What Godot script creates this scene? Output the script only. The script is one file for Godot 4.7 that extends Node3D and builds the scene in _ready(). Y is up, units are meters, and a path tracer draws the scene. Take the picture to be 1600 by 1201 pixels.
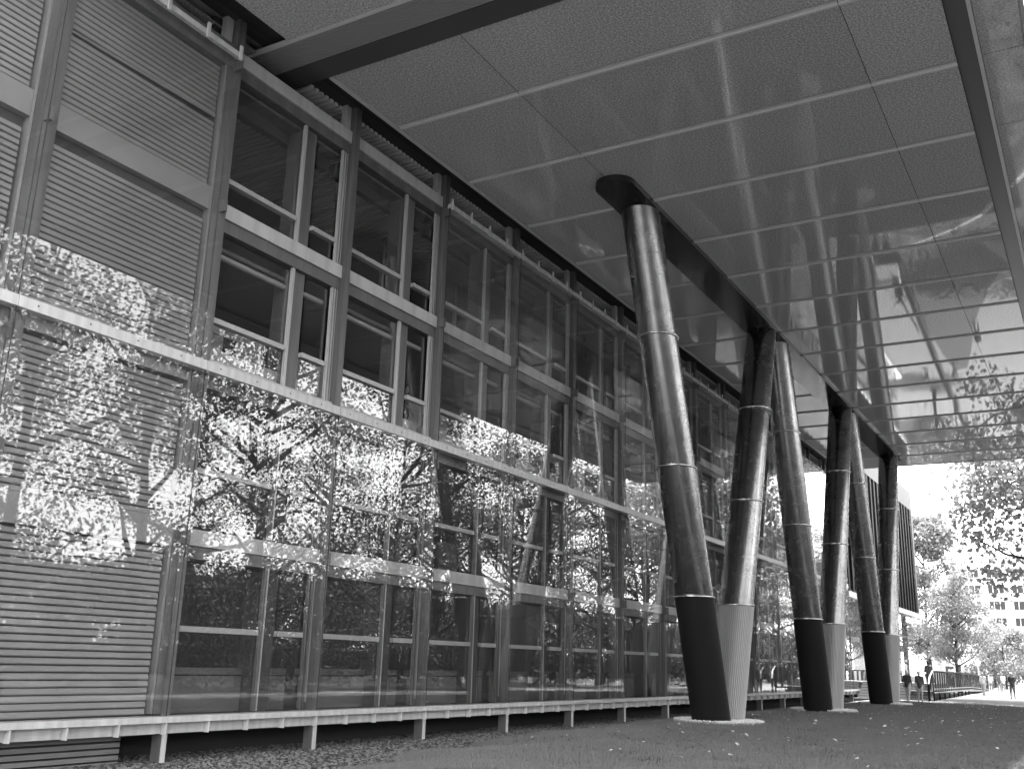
extends Node3D
# A glass office building under a wide canopy carried by V columns. x runs away from the facade, y up, and the facade recedes along -z.

var rng := RandomNumberGenerator.new()
var taken := {}
var boxes := {}
var M := {}
const J0 := 12.6126      # first glass joint, metres along the facade
const BAY := 3.84216
const SOFFIT := 14.312
const ROW0 := 17.4168    # first soffit joint
const ROW := 3.2004
const GROUND := 0.38


func _ready() -> void:
	rng.seed = 7
	camera_and_light()
	materials()
	ground()
	building()
	canopy()
	columns()
	end_block()
	far_side()
	trees()
	people()
	litter()


# ---------------------------------------------------------------- camera, sky, sun

func camera_and_light() -> void:
	var cam := Camera3D.new()
	cam.name = "camera"
	cam.fov = 41.688
	cam.near = 0.1
	cam.far = 1500.0
	cam.transform = Transform3D(Basis(Vector3(0.866942, 0.028056, -0.497619), Vector3(0.108291, 0.963960, 0.243010), Vector3(0.486502, -0.264563, 0.832659)), Vector3(13.8905, 1.92, 0))
	add_child(cam)
	cam.current = true
	var sky_mat := ProceduralSkyMaterial.new()
	sky_mat.sky_top_color = Color(0.72, 0.72, 0.72)
	sky_mat.sky_horizon_color = Color(0.96, 0.96, 0.96)
	sky_mat.sky_curve = 0.2
	sky_mat.ground_horizon_color = Color(0.6, 0.6, 0.6)
	sky_mat.ground_bottom_color = Color(0.3, 0.3, 0.3)
	sky_mat.sky_energy_multiplier = 1.0
	var sky := Sky.new()
	sky.sky_material = sky_mat
	var env := Environment.new()
	env.background_mode = Environment.BG_SKY
	env.sky = sky
	env.tonemap_mode = Environment.TONE_MAPPER_LINEAR
	env.tonemap_exposure = 11.5
	env.sdfgi_enabled = true
	env.ssao_enabled = true
	env.ssil_enabled = true
	var we := WorldEnvironment.new()
	we.name = "world_environment"
	we.environment = env
	add_child(we)
	var sun := DirectionalLight3D.new()
	sun.name = "sun"
	sun.light_energy = 0.75
	sun.light_angular_distance = 0.5
	sun.light_color = Color(1, 1, 1)
	sun.shadow_enabled = true
	var to_sun := Vector3(0.10, 0.86, -0.26).normalized()
	sun.basis = Basis.looking_at(-to_sun, Vector3.FORWARD)
	add_child(sun)


# ---------------------------------------------------------------- helpers

func numbered(called: String) -> String:
	if not taken.has(called):
		taken[called] = 0
		return called
	taken[called] += 1
	return "%s_%03d" % [called, taken[called]]


func thing(called: String, label: String, category: String, at := Vector3.ZERO, turn := 0.0, group := "") -> Node3D:
	var o := Node3D.new()
	o.name = numbered(called)
	add_child(o)
	o.position = at
	o.rotation.y = turn
	tag(o, label, category, group)
	return o


func tag(o: Node, label: String, category: String, group := "", kind := "") -> void:
	if label:
		o.set_meta("label", label)
	if category:
		o.set_meta("category", category)
	if group:
		o.set_meta("group", group)
	if kind:
		o.set_meta("kind", kind)


func obj(called: String, mesh: Mesh, mat: Material, parent: Node = self, at := Vector3.ZERO) -> MeshInstance3D:
	var o := MeshInstance3D.new()
	o.mesh = mesh
	o.material_override = mat
	o.position = at
	if parent == self:
		o.name = numbered(called)
		add_child(o)
	else:
		var n := 0
		var try := called
		while parent.has_node(NodePath(try)):
			n = int(parent.get_meta("n_" + called, 0)) + 1
			parent.set_meta("n_" + called, n)
			try = "%s_%03d" % [called, n]
		o.name = try
		parent.add_child(o)
	return o


func structure(called: String, mesh: Mesh, mat: Material, label: String) -> MeshInstance3D:
	var o := obj(called, mesh, mat)
	tag(o, label, "", "", "structure")
	return o


func box_mesh(size: Vector3) -> BoxMesh:
	var key := size.snapped(Vector3.ONE * 0.0005)
	if not boxes.has(key):
		var b := BoxMesh.new()
		b.size = key
		boxes[key] = b
	return boxes[key]


# a box between two corners given as (x, y, distance along the facade)
func box(parent: Node, called: String, mat: Material, x0: float, x1: float, y0: float, y1: float, d0: float, d1: float) -> MeshInstance3D:
	return obj(called, box_mesh(Vector3(x1 - x0, y1 - y0, d1 - d0)), mat, parent, Vector3((x0 + x1) / 2, (y0 + y1) / 2, -(d0 + d1) / 2))


func quad(st: SurfaceTool, a: Vector3, b: Vector3, c: Vector3, d: Vector3) -> void:
	for p in [a, b, c, a, c, d]:
		st.add_vertex(p)


func add_box(st: SurfaceTool, x0: float, x1: float, y0: float, y1: float, d0: float, d1: float) -> void:
	var z0 := -d1
	var z1 := -d0
	quad(st, Vector3(x0, y0, z1), Vector3(x0, y1, z1), Vector3(x1, y1, z1), Vector3(x1, y0, z1))
	quad(st, Vector3(x1, y0, z0), Vector3(x1, y1, z0), Vector3(x0, y1, z0), Vector3(x0, y0, z0))
	quad(st, Vector3(x1, y0, z1), Vector3(x1, y1, z1), Vector3(x1, y1, z0), Vector3(x1, y0, z0))
	quad(st, Vector3(x0, y0, z0), Vector3(x0, y1, z0), Vector3(x0, y1, z1), Vector3(x0, y0, z1))
	quad(st, Vector3(x0, y1, z1), Vector3(x0, y1, z0), Vector3(x1, y1, z0), Vector3(x1, y1, z1))
	quad(st, Vector3(x0, y0, z0), Vector3(x0, y0, z1), Vector3(x1, y0, z1), Vector3(x1, y0, z0))


func begin() -> SurfaceTool:
	var st := SurfaceTool.new()
	st.begin(Mesh.PRIMITIVE_TRIANGLES)
	st.set_smooth_group(-1)
	return st


func done(st: SurfaceTool, smooth := false) -> ArrayMesh:
	if smooth:
		st.index()
	st.generate_normals()
	return st.commit()


# a tube through points with radii; smooth sides
func add_tube(st: SurfaceTool, pts: Array, radii: Array, sides := 8, closed := true) -> void:
	var rings := []
	var n: int = pts.size()
	for i in n:
		var dir: Vector3 = (pts[mini(i + 1, n - 1)] - pts[maxi(i - 1, 0)]).normalized()
		var u: Vector3 = dir.cross(Vector3(0.31, 0.12, 0.94)).normalized()
		var v: Vector3 = dir.cross(u).normalized()
		var ring := []
		for k in sides:
			var a := TAU * k / sides
			ring.append(pts[i] + (u * cos(a) + v * sin(a)) * radii[i])
		rings.append(ring)
	st.set_smooth_group(1)
	for i in n - 1:
		for k in sides:
			var k2 := (k + 1) % sides
			quad(st, rings[i][k], rings[i + 1][k], rings[i + 1][k2], rings[i][k2])
	if closed:
		st.set_smooth_group(-1)
		for k in range(1, sides - 1):
			for p in [rings[0][0], rings[0][k], rings[0][k + 1]]:
				st.add_vertex(p)
			for p in [rings[n - 1][0], rings[n - 1][k + 1], rings[n - 1][k]]:
				st.add_vertex(p)


func noise_tex(freq: float, lo: float, hi: float, size := 512, octaves := 4, seed_ := 1, kind := FastNoiseLite.TYPE_SIMPLEX_SMOOTH) -> NoiseTexture2D:
	var n := FastNoiseLite.new()
	n.noise_type = kind
	n.frequency = freq
	n.seed = seed_
	n.fractal_octaves = octaves
	var t := NoiseTexture2D.new()
	t.width = size
	t.height = size
	t.seamless = true
	t.noise = n
	var g := Gradient.new()
	g.set_color(0, Color(lo, lo, lo))
	g.set_color(1, Color(hi, hi, hi))
	t.color_ramp = g
	return t


func mat(called: String, albedo: float, rough := 0.6, metal := 0.0) -> StandardMaterial3D:
	var m := StandardMaterial3D.new()
	m.resource_name = called
	m.albedo_color = Color(albedo, albedo, albedo).linear_to_srgb()
	m.roughness = rough
	m.metallic = metal
	M[called] = m
	return m


func tri(m: StandardMaterial3D, tex: Texture2D, scale: float, on := "albedo") -> void:
	m.set(on + "_texture", tex)
	m.uv1_triplanar = true
	m.uv1_world_triplanar = true
	m.uv1_scale = Vector3.ONE * scale


func materials() -> void:
	var m := mat("white_steel", 0.55, 0.4)
	tri(m, noise_tex(0.008, 0.82, 1.0, 512, 5, 3), 0.35)
	m = mat("band_steel", 0.43, 0.45)
	tri(m, noise_tex(0.006, 0.86, 1.0, 512, 3, 11), 0.4)
	m = mat("grey_steel", 0.14, 0.45, 0.2)
	tri(m, noise_tex(0.015, 0.8, 1.0, 256, 4, 5), 0.5)
	m = mat("mullion_steel", 0.15, 0.4, 0.3)
	mat("light_frame", 0.34, 0.35, 0.2)
	for streaked in ["white_steel", "band_steel", "mullion_steel", "grey_steel"]:
		if M[streaked].albedo_texture == null:
			tri(M[streaked], noise_tex(0.01, 0.75, 1.0, 512, 4, 15), 1.0)
		M[streaked].uv1_scale = Vector3(0.9, 0.05, 0.9)
	mat("dark_steel", 0.03, 0.5)
	mat("railing_paint", 0.012, 0.6).metallic_specular = 0.2
	mat("gasket", 0.015, 0.6)
	mat("interior_dark", 0.03, 0.8)
	m = mat("interior_wall", 0.065, 0.8)
	tri(m, noise_tex(0.006, 0.45, 1.0, 256, 3, 21), 0.12)
	mat("interior_floor", 0.1, 0.6)
	mat("interior_white", 0.34, 0.7)
	mat("wainscot", 0.1, 0.7)
	m = mat("blind_cloth", 0.3, 0.9)
	m.backlight_enabled = true
	m.backlight = Color(0.3, 0.3, 0.3)
	m = mat("slat_metal", 0.24, 0.45, 0.2)
	tri(m, noise_tex(0.004, 0.85, 1.0, 512, 3, 8), 0.2)
	m = mat("glass", 0.35, 0.0)
	m.albedo_color.a = 0.02
	m.transparency = BaseMaterial3D.TRANSPARENCY_ALPHA
	m = mat("window_glass", 0.1, 0.0)
	m.albedo_color.a = 0.06
	m.transparency = BaseMaterial3D.TRANSPARENCY_ALPHA
	var grain := noise_tex(0.04, 0.55, 1.0, 1024, 3, 31)
	for a in [["soffit", 0.68, 0.03], ["soffit_tone", 0.64, 0.028], ["soffit_shade", 0.72, 0.035]]:
		m = mat(a[0], a[1], a[2])
		tri(m, grain, 0.42)
	m = mat("soffit_trim", 0.5, 0.35)
	mat("rib_metal", 0.6, 0.5)
	mat("vent_metal", 0.3, 0.4)
	m = mat("beam_paint", 0.02, 0.12)
	m = mat("slot_dark", 0.06, 0.3)
	m = mat("canopy_fascia", 0.35, 0.4)
	m = mat("tube_metal", 0.36, 0.3, 1.0)
	m.roughness_texture = noise_tex(0.008, 0.75, 1.0, 512, 3, 41)
	m.roughness_texture_channel = BaseMaterial3D.TEXTURE_CHANNEL_RED
	m.roughness = 0.3
	tri(m, noise_tex(0.006, 0.8, 1.0, 512, 4, 43), 0.5)
	m = mat("ring_metal", 0.6, 0.25, 1.0)
	m = mat("sleeve_dark", 0.012, 0.6)  # same sleeve as the ribbed one; its dark ground reflection painted into the colour
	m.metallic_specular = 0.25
	m = mat("sleeve_ribbed", 0.3, 0.45, 0.4)
	m = mat("lawn", 0.13, 0.95)
	tri(m, noise_tex(0.012, 0.3, 1.0, 1024, 6, 51), 0.06)
	m = mat("grass_blade", 0.14, 0.8)
	m.backlight_enabled = true
	m.backlight = Color(0.05, 0.05, 0.05)
	m = mat("gravel", 0.045, 0.95)
	tri(m, noise_tex(0.12, 0.3, 1.0, 1024, 3, 52), 0.5)
	m = mat("pebble", 0.13, 0.8)
	mat("pebble_dark", 0.05, 0.9)
	m = mat("pebble_white", 0.6, 0.8)
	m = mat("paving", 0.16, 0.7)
	tri(m, noise_tex(0.02, 0.75, 1.0, 1024, 5, 53), 0.1)
	mat("path_gravel", 0.055, 0.9)
	m = mat("asphalt", 0.045, 0.8)  # one darker tone for the forecourt ground
	tri(m, noise_tex(0.1, 0.7, 1.0, 1024, 4, 54), 0.2)
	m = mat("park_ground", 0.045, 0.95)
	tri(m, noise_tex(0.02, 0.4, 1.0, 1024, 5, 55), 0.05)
	mat("edging", 0.4, 0.7)
	m = mat("bark", 0.07, 0.9)
	tri(m, noise_tex(0.04, 0.5, 1.0, 512, 4, 61), 0.8)
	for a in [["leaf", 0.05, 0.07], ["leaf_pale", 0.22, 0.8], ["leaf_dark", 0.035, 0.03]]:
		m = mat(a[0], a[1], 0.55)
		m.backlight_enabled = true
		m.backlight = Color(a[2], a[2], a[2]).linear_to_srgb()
		m.cull_mode = BaseMaterial3D.CULL_DISABLED
		m.vertex_color_use_as_albedo = true
	mat("fallen_leaf", 0.4, 0.8)
	m = mat("render_white", 0.75, 0.8)
	tri(m, noise_tex(0.01, 0.9, 1.0, 512, 4, 71), 0.05)
	mat("far_window", 0.02, 0.6)
	mat("concrete_pale", 0.45, 0.8)
	mat("pavilion_panel", 0.04, 0.6)
	m = mat("person", 1.0, 0.8)
	m.vertex_color_use_as_albedo = true
	m = mat("lamp_glow", 0.8, 0.5)
	m.emission_enabled = true
	m.emission = Color(1, 1, 1)
	m.emission_energy_multiplier = 1.2


# ---------------------------------------------------------------- ground

func bed_edge(d: float) -> float:   # where the gravel bed beside the building meets the lawn
	return lerpf(4.5, 1.75, smoothstep(8.0, 18.6, d)) - 1.05 * smoothstep(18.6, 22.8, d) - 0.55 * smoothstep(22.8, 32.0, d) + 0.12 * sin(d * 1.7) * smoothstep(60, 20, d)


func lawn_edge(d: float) -> float:  # the curved far side of the lawn
	if d < 50.0:
		return 15.0
	if d < 60.4:
		return lerpf(15.0, 10.3, pow((d - 50.0) / 10.4, 1.4))
	return lerpf(10.3, 0.4, pow(clampf((d - 60.4) / 5.6, 0, 1), 1.7))


func height(x: float, d: float) -> float:
	var t := smoothstep(0.0, 3.4, x - bed_edge(d) + 0.3)
	t = lerpf(t, 1.0, smoothstep(64.0, 70.0, d))
	return lerpf(0.1, GROUND, t) + 0.02 * sin(x * 0.9 + d * 0.35) * sin(d * 0.5) * smoothstep(40.0, 20.0, d) * t


func strip(ds: Array, left: Callable, right: Callable, n: int, lift := 0.0) -> ArrayMesh:
	var st := begin()
	st.set_smooth_group(0)
	for i in ds.size() - 1:
		var grid := []
		for d in [ds[i], ds[i + 1]]:
			var line := []
			for k in n + 1:
				var x: float = lerpf(left.call(d), right.call(d), float(k) / n)
				line.append(Vector3(x, height(x, d) + lift, -d))
			grid.append(line)
		for k in n:
			quad(st, grid[0][k], grid[1][k], grid[1][k + 1], grid[0][k + 1])
	return done(st)


func ground() -> void:
	var ds := []
	var d := -20.0
	while d <= 66.01:
		ds.append(d)
		d += 0.5
	structure("gravel_bed", strip(ds, func(_d): return -9.0, bed_edge, 24), M.gravel, "bed of loose gravel along the foot of the glass facade")
	var near := ds.filter(func(q): return q <= 9.0)
	ds = ds.filter(func(q): return q >= 9.0)
	structure("walkway", strip(near, bed_edge, func(_d): return 17.0, 20), M.paving, "pale walkway before the near end of the canopy")
	structure("lawn", strip(ds, bed_edge, lawn_edge, 40), M.lawn, "mown lawn under the canopy around the slanting columns")
	structure("lawn_edging", strip(ds, lawn_edge, func(q): return lawn_edge(q) + 0.3, 1), M.edging, "pale stone edging along the far curve of the lawn")
	structure("path", strip(ds, func(q): return lawn_edge(q) + 0.3, func(q): return maxf(lawn_edge(q) + 2.5, 17.0), 8), M.path_gravel, "pale path beyond the lawn edging")
	ds = near.slice(0, near.size() - 1) + ds
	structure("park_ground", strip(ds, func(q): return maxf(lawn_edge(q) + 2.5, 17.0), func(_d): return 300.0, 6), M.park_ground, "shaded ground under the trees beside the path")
	# beyond the canopy: a dark forecourt and the bright square
	var far := begin()
	quad(far, Vector3(-9, GROUND, -66), Vector3(-9, GROUND, -600), Vector3(300, GROUND, -600), Vector3(300, GROUND, -66))
	structure("square", done(far), M.paving, "sunlit paved square beyond the end of the canopy")
	var back := begin()
	for q in [[-600, -9, -600, 700], [-9, 300, -20, -600], [300, 700, 700, -600]]:
		quad(back, Vector3(q[0], 0.05, -q[2]), Vector3(q[0], 0.05, -q[3]), Vector3(q[1], 0.05, -q[3]), Vector3(q[1], 0.05, -q[2]))
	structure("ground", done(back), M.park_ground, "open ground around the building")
	var court := begin()
	var edge := [Vector2(3.4, 66.2), Vector2(9.6, 66.2), Vector2(10.7, 70.5), Vector2(9.1, 74.4), Vector2(7.6, 81.2), Vector2(6.6, 88), Vector2(5.5, 94.7), Vector2(4.4, 95.2)]
	for i in range(1, edge.size() - 1):
		for p in [edge[0], edge[i], edge[i + 1]]:
			court.add_vertex(Vector3(p.x, GROUND + 0.005, -p.y))
	structure("forecourt", done(court), M.asphalt, "dark asphalt forecourt with a curved edge before the square")
	# grass and gravel as real geometry
	var tuft := begin()
	for k in 5:
		var a := TAU * k / 5 + 0.4
		var dir := Vector3(cos(a), 0, sin(a))
		var side := Vector3(-sin(a), 0, cos(a)) * 0.006
		tuft.add_vertex(dir * 0.01 - side)
		tuft.add_vertex(dir * 0.03 + Vector3(0, 0.045 + 0.008 * (k % 3), 0))
		tuft.add_vertex(dir * 0.01 + side)
	var patch := FastNoiseLite.new()
	patch.seed = 12
	patch.frequency = 0.06
	var spots: Array[Transform3D] = []
	while spots.size() < 90000:
		var dd := 13.5 + 49.5 * pow(rng.randf(), 1.7)
		var x := rng.randf_range(bed_edge(dd) - 0.1, 12.5)
		if x > lawn_edge(dd):
			continue
		var s := rng.randf_range(0.6, 1.2) * (1.15 + 0.7 * patch.get_noise_2d(x * 8.0, dd * 8.0))
		spots.append(Transform3D(Basis(Vector3.UP, rng.randf() * TAU).scaled(Vector3.ONE * s), Vector3(x, height(x, dd), -dd)))
	stuff("grass", done(tuft), M.grass_blade, spots, "short grass of the lawn")
	var stones: Array[Transform3D] = []
	while stones.size() < 26000:
		var dd := 8.0 + 38.0 * pow(rng.randf(), 1.5)
		var x := rng.randf_range(-1.3, minf(bed_edge(dd) + 0.15, 2.6))
		stones.append(stone_at(x, height(x, dd), dd, 0.022, 0.05))
	stuff("dark_gravel", pebble_mesh(), M.pebble_dark, stones.slice(0, 13000), "darker stones of the gravel under the raised glass facade")
	stones = stones.slice(13000)
	stuff("gravel", pebble_mesh(), M.pebble, stones, "loose pale gravel under the raised glass facade")


func pebble_mesh() -> Mesh:
	var st := begin()
	var r := RandomNumberGenerator.new()
	r.seed = 3
	var ring := []
	for k in 6:
		ring.append(Vector3(cos(TAU * k / 6), r.randf_range(-0.2, 0.2), sin(TAU * k / 6)) * r.randf_range(0.8, 1.15))
	for k in 6:
		var a: Vector3 = ring[k]
		var b: Vector3 = ring[(k + 1) % 6]
		for p in [a, Vector3(0.1, 0.65, 0), b, b, Vector3(0, -0.6, 0), a]:
			st.add_vertex(p)
	return done(st)


func stone_at(x: float, y: float, d: float, lo: float, hi: float) -> Transform3D:
	var s := rng.randf_range(lo, hi)
	return Transform3D(Basis.from_euler(Vector3(rng.randf() * 0.8, rng.randf() * TAU, rng.randf() * 0.8)).scaled(Vector3.ONE * s), Vector3(x, y + s * 0.3, -d))


func stuff(called: String, mesh: Mesh, material: Material, where: Array[Transform3D], label: String, parent: Node = self) -> void:
	var mm := MultiMesh.new()
	mm.transform_format = MultiMesh.TRANSFORM_3D
	mm.mesh = mesh
	mm.instance_count = where.size()
	for i in where.size():
		mm.set_instance_transform(i, where[i])
	var o := MultiMeshInstance3D.new()
	o.name = numbered(called)
	o.multimesh = mm
	o.material_override = material
	parent.add_child(o)
	tag(o, label, "", "", "stuff")


# ---------------------------------------------------------------- building

const ROWS := [[0.88, 3.55, 2.32], [4.08, 6.72, 5.16], [7.27, 9.88, 8.08], [10.46, 13.27, 11.0]]  # sill, head and transom of each storey


func frame_mesh(r: int) -> ArrayMesh:
	var y0: float = ROWS[r][0]
	var y1: float = ROWS[r][1]
	var st := begin()
	# local distance runs from the bay's joint
	add_box(st, -0.41, -0.345, y0, y1, 2.36, 2.44)
	add_box(st, -0.39, -0.335, y0, y1, 3.645, 3.70)
	add_box(st, -0.36, -0.325, y0, y1, 3.735, 3.765)
	return done(st)


func building() -> void:
	var b := thing("office_building", "long glass office building with double glazed facade and slatted end bays", "building")
	var last := 14
	var frames := []
	for r in 4:
		frames.append(frame_mesh(r))
	# shell
	box(b, "floor_slab", M.interior_floor, -9, -0.62, 3.6, 4.06, J0 - 3 * BAY, 91)
	box(b, "floor_slab", M.interior_floor, -9, -0.62, 6.78, 7.24, J0 - 3 * BAY, 91)
	box(b, "floor_slab", M.interior_floor, -9, -0.62, 9.92, 10.42, J0 - 3 * BAY, 66)
	box(b, "floor_slab", M.interior_floor, -9, -0.3, 0.56, 0.80, J0 - 3 * BAY, 91)
	box(b, "back_wall", M.interior_wall, -9.3, -9.0, 0, 14.9, J0 - 3 * BAY, 94)
	box(b, "plinth_wall", M.interior_dark, -1.6, -1.4, 0, 0.56, J0 - 5 * BAY, 91)
	box(b, "roof", M.canopy_fascia, -9.3, -0.2, 14.66, 14.84, J0 - 3 * BAY, 66)
	box(b, "end_wall", M.interior_wall, -9, -0.4, 0, 14.7, J0 - 3 * BAY - 0.3, J0 - 3 * BAY)
	box(b, "party_wall", M.interior_wall, -9, -0.62, 0.8, 14.5, J0 - 0.25, J0 - 0.05)
	# a corridor wall inside each storey, lighter than the rooms
	for r in 4:
		box(b, "corridor_wall", M.interior_wall, -6.1, -6.0, ROWS[r][0] - 0.05, ROWS[r][1] + 0.0, J0, 66)
	var slat := slat_mesh(BAY - 0.55)
	for j in range(-3, last + 1):
		var d := J0 + BAY * j
		var near := j < 6
		# mullions at each joint
		var mu := box(b, "mullion", M.mullion_steel, -0.55, -0.2, 0.86, 14.475, d + 0.03, d + 0.22)
		box(mu, "edge_strip", M.light_frame, -0.005, 0.06, -6.7, 6.0, -0.02, 0.0).position = Vector3(0.0, -0.3, 0.12)
		# bright and grey floor bands
		for y in [[3.78, 4.07, 3.55], [6.97, 7.26, 6.72], [10.15, 10.45, 9.89], [13.53, 13.83, 13.28]]:
			if j < 0:
				continue
			box(b, "floor_band", M.band_steel, -0.56, -0.28, y[0], y[1], d + 0.225, d + BAY + 0.025)
			box(b, "window_head", M.grey_steel, -0.58, -0.33, y[2], y[0] - 0.012, d + 0.225, d + BAY + 0.025)
		# windows
		if j >= 0:
			for r in 4:
				if j == last and r > 1:
					continue
				var w := obj("window", frames[r], M.light_frame if r > 1 else M.mullion_steel, b, Vector3(0, 0, -d))
				if r < 2:
					box(w, "bead", M.light_frame, -0.335, -0.325, ROWS[r][0], ROWS[r][1], 2.42, 2.455)
				box(w, "transom", M.light_frame, -0.5, -0.35, ROWS[r][2] - 0.05, ROWS[r][2] + 0.05, 0.342, 2.338)
				box(w, "transom", M.light_frame, -0.5, -0.35, ROWS[r][2] - 0.05, ROWS[r][2] + 0.05, 2.865, 3.618)
				var y0: float = ROWS[r][0] + 0.07
				var y1: float = ROWS[r][1] - 0.07
				tilt(box(w, "pane", M.window_glass, -0.444, -0.43, y0, y1, 0.342, 2.338), 0.0016)
				tilt(box(w, "pane", M.window_glass, -0.444, -0.43, y0, y1, 2.902, 3.618), 0.0016)
				box(b, "interior_column", M.interior_dark if r < 2 else M.grey_steel, -0.95, -0.45, ROWS[r][0] - 0.05, ROWS[r][1] + 0.03, d + 2.47, d + 2.86)
				if r == 0:
					box(b, "wainscot", M.wainscot, -0.85, -0.8, 0.86, 1.50, d + 0.3, d + 2.45)
					box(b, "wainscot", M.wainscot, -0.85, -0.8, 0.86, 1.50, d + 2.85, d + 3.7)
					box(b, "sill_board", M.wainscot, -0.95, -0.8, 1.53, 1.65, d + 0.3, d + 3.7)
				if r == 2:
					var p := begin()
					add_tube(p, [Vector3(-0.66, 9.68, -0.24), Vector3(-0.66, 9.68, -2.42)], [0.055, 0.055], 10)
					obj("blind_roller", done(p), M.grey_steel, b, Vector3(0, 0, -d))
					p = begin()
					add_tube(p, [Vector3(-0.62, 9.50, -0.24), Vector3(-0.62, 9.50, -2.42)], [0.06, 0.06], 10)
					obj("blind_roller", done(p), M.light_frame, b, Vector3(0, 0, -d))
					p = begin()
					add_tube(p, [Vector3(-0.62, 9.55, -2.88), Vector3(-0.62, 9.55, -3.64)], [0.06, 0.06], 10)
					obj("blind_roller", done(p), M.light_frame, b, Vector3(0, 0, -d))
					box(b, "roller_blind", M.blind_cloth, -2.3, -2.29, 7.9, 8.82, d + 0.3, d + 2.45)
					box(b, "roller_blind", M.blind_cloth, -2.3, -2.29, 7.9, 8.82, d + 2.85, d + 3.7)
					box(b, "blind_rail", M.interior_white, -2.32, -2.27, 8.62, 8.82, d + 0.3, d + 3.7)
					box(b, "window_counter", M.interior_white, -1.5, -0.62, 7.27, 7.62, d + 0.3, d + 3.7)
				if r == 3:
					box(b, "ceiling_margin", M.interior_dark, -1.1, -0.92, 12.95, 13.27, d + 0.24, d + BAY)
					box(b, "head_soffit", M.grey_steel, -0.92, -0.58, 13.22, 13.27, d + 0.24, d + BAY)
					box(b, "interior_post", M.light_frame, -3.2, -3.1, 10.42, 13.6, d + 1.2, d + 1.3)
				if r == 1 or r == 3:
					box(b, "desk_divider", M.interior_floor, -3.6, -3.5, ROWS[r][0], ROWS[r][0] + 1.3, d + 1.5, d + 3.4)
		else:
			slat_bay(b, d, slat, j)
		ledge(b, d, j)
		outer_glass(b, d, j, last)
		# raised base: a steel post at each joint
		if d > 4:
			var po := box(b, "base_post", M.grey_steel, -0.36, -0.122, 0.0, 0.588, d + 0.035, d + 0.115)
			box(po, "post_front", M.white_steel, 0.12, 0.14, -0.294, 0.29, -0.05, 0.05)
			box(po, "foot_plate", M.grey_steel, -0.16, 0.16, -0.294, -0.28, -0.09, 0.09).position = Vector3(0, -0.2, 0)
		# tall post above the rail with the dark beam on top
		box(b, "clerestory_post", M.band_steel, -0.5, -0.36, 13.84, 14.475, d - 0.16, d + 0.02)
		box(b, "head_beam", M.dark_steel, -0.5, -0.2, 14.48, 14.655, d + 0.001, d + BAY - 0.001)
	# lining of the top storey: corrugated ceiling
	var st := begin()
	var d := J0 + 2.6
	while d < 66:
		add_box(st, -6.0, -0.52, 14.4, 14.47, d, d + 0.10)
		d += 0.17
	tag(obj("ceiling_rib", done(st), M.rib_metal, b), "", "", "", "stuff")
	box(b, "ceiling", M.interior_dark, -9, -0.56, 14.5, 14.6, J0 + 2.5, 91)
	# small ceiling lamps that are lit
	for p in [Vector3(-1.6, 13.59, 22.5), Vector3(-1.6, 13.69, 31.87)]:
		downlight(p)


func downlight(p: Vector3) -> void:
	var o := thing("ceiling_lamp", "small round lit ceiling lamp behind the top floor glass, %s" % ("nearer the bare frame bays" if p.z < 24 else "nearer the first slanting column"), "ceiling lamp", Vector3(p.x, p.y, -p.z), 0, "lit ceiling lamps of the top floor")
	var c := CylinderMesh.new()
	c.top_radius = 0.09
	c.bottom_radius = 0.09
	c.height = 0.03
	obj("lens", c, M.lamp_glow, o)
	var c2 := CylinderMesh.new()
	c2.top_radius = 0.1
	c2.bottom_radius = 0.12
	c2.height = 0.1
	obj("housing", c2, M.dark_steel, o, Vector3(0, 0.07, 0))
	var l := SpotLight3D.new()
	l.name = "lamp_light"
	l.position = Vector3(0, -0.05, 0)
	l.rotation.x = -PI / 2
	l.spot_angle = 50
	l.spot_range = 12
	l.spot_attenuation = 2
	l.light_energy = 0.15
	l.light_size = 0.09
	l.shadow_enabled = true
	o.add_child(l)


func tilt(o: Node3D, amount: float) -> void:
	o.rotation = Vector3(0, rng.randfn(0, amount), rng.randfn(0, amount))


func slat_mesh(length: float) -> ArrayMesh:
	var st := begin()
	var prof := [Vector2(0.0, -0.048), Vector2(0.016, -0.046), Vector2(0.026, -0.03), Vector2(0.012, 0.042), Vector2(0.0, 0.048), Vector2(-0.012, 0.048), Vector2(-0.012, -0.048)]
	for k in prof.size():
		var a: Vector2 = prof[k]
		var c: Vector2 = prof[(k + 1) % prof.size()]
		quad(st, Vector3(a.x, a.y, 0), Vector3(a.x, a.y, -length), Vector3(c.x, c.y, -length), Vector3(c.x, c.y, 0))
	return done(st)


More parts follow.
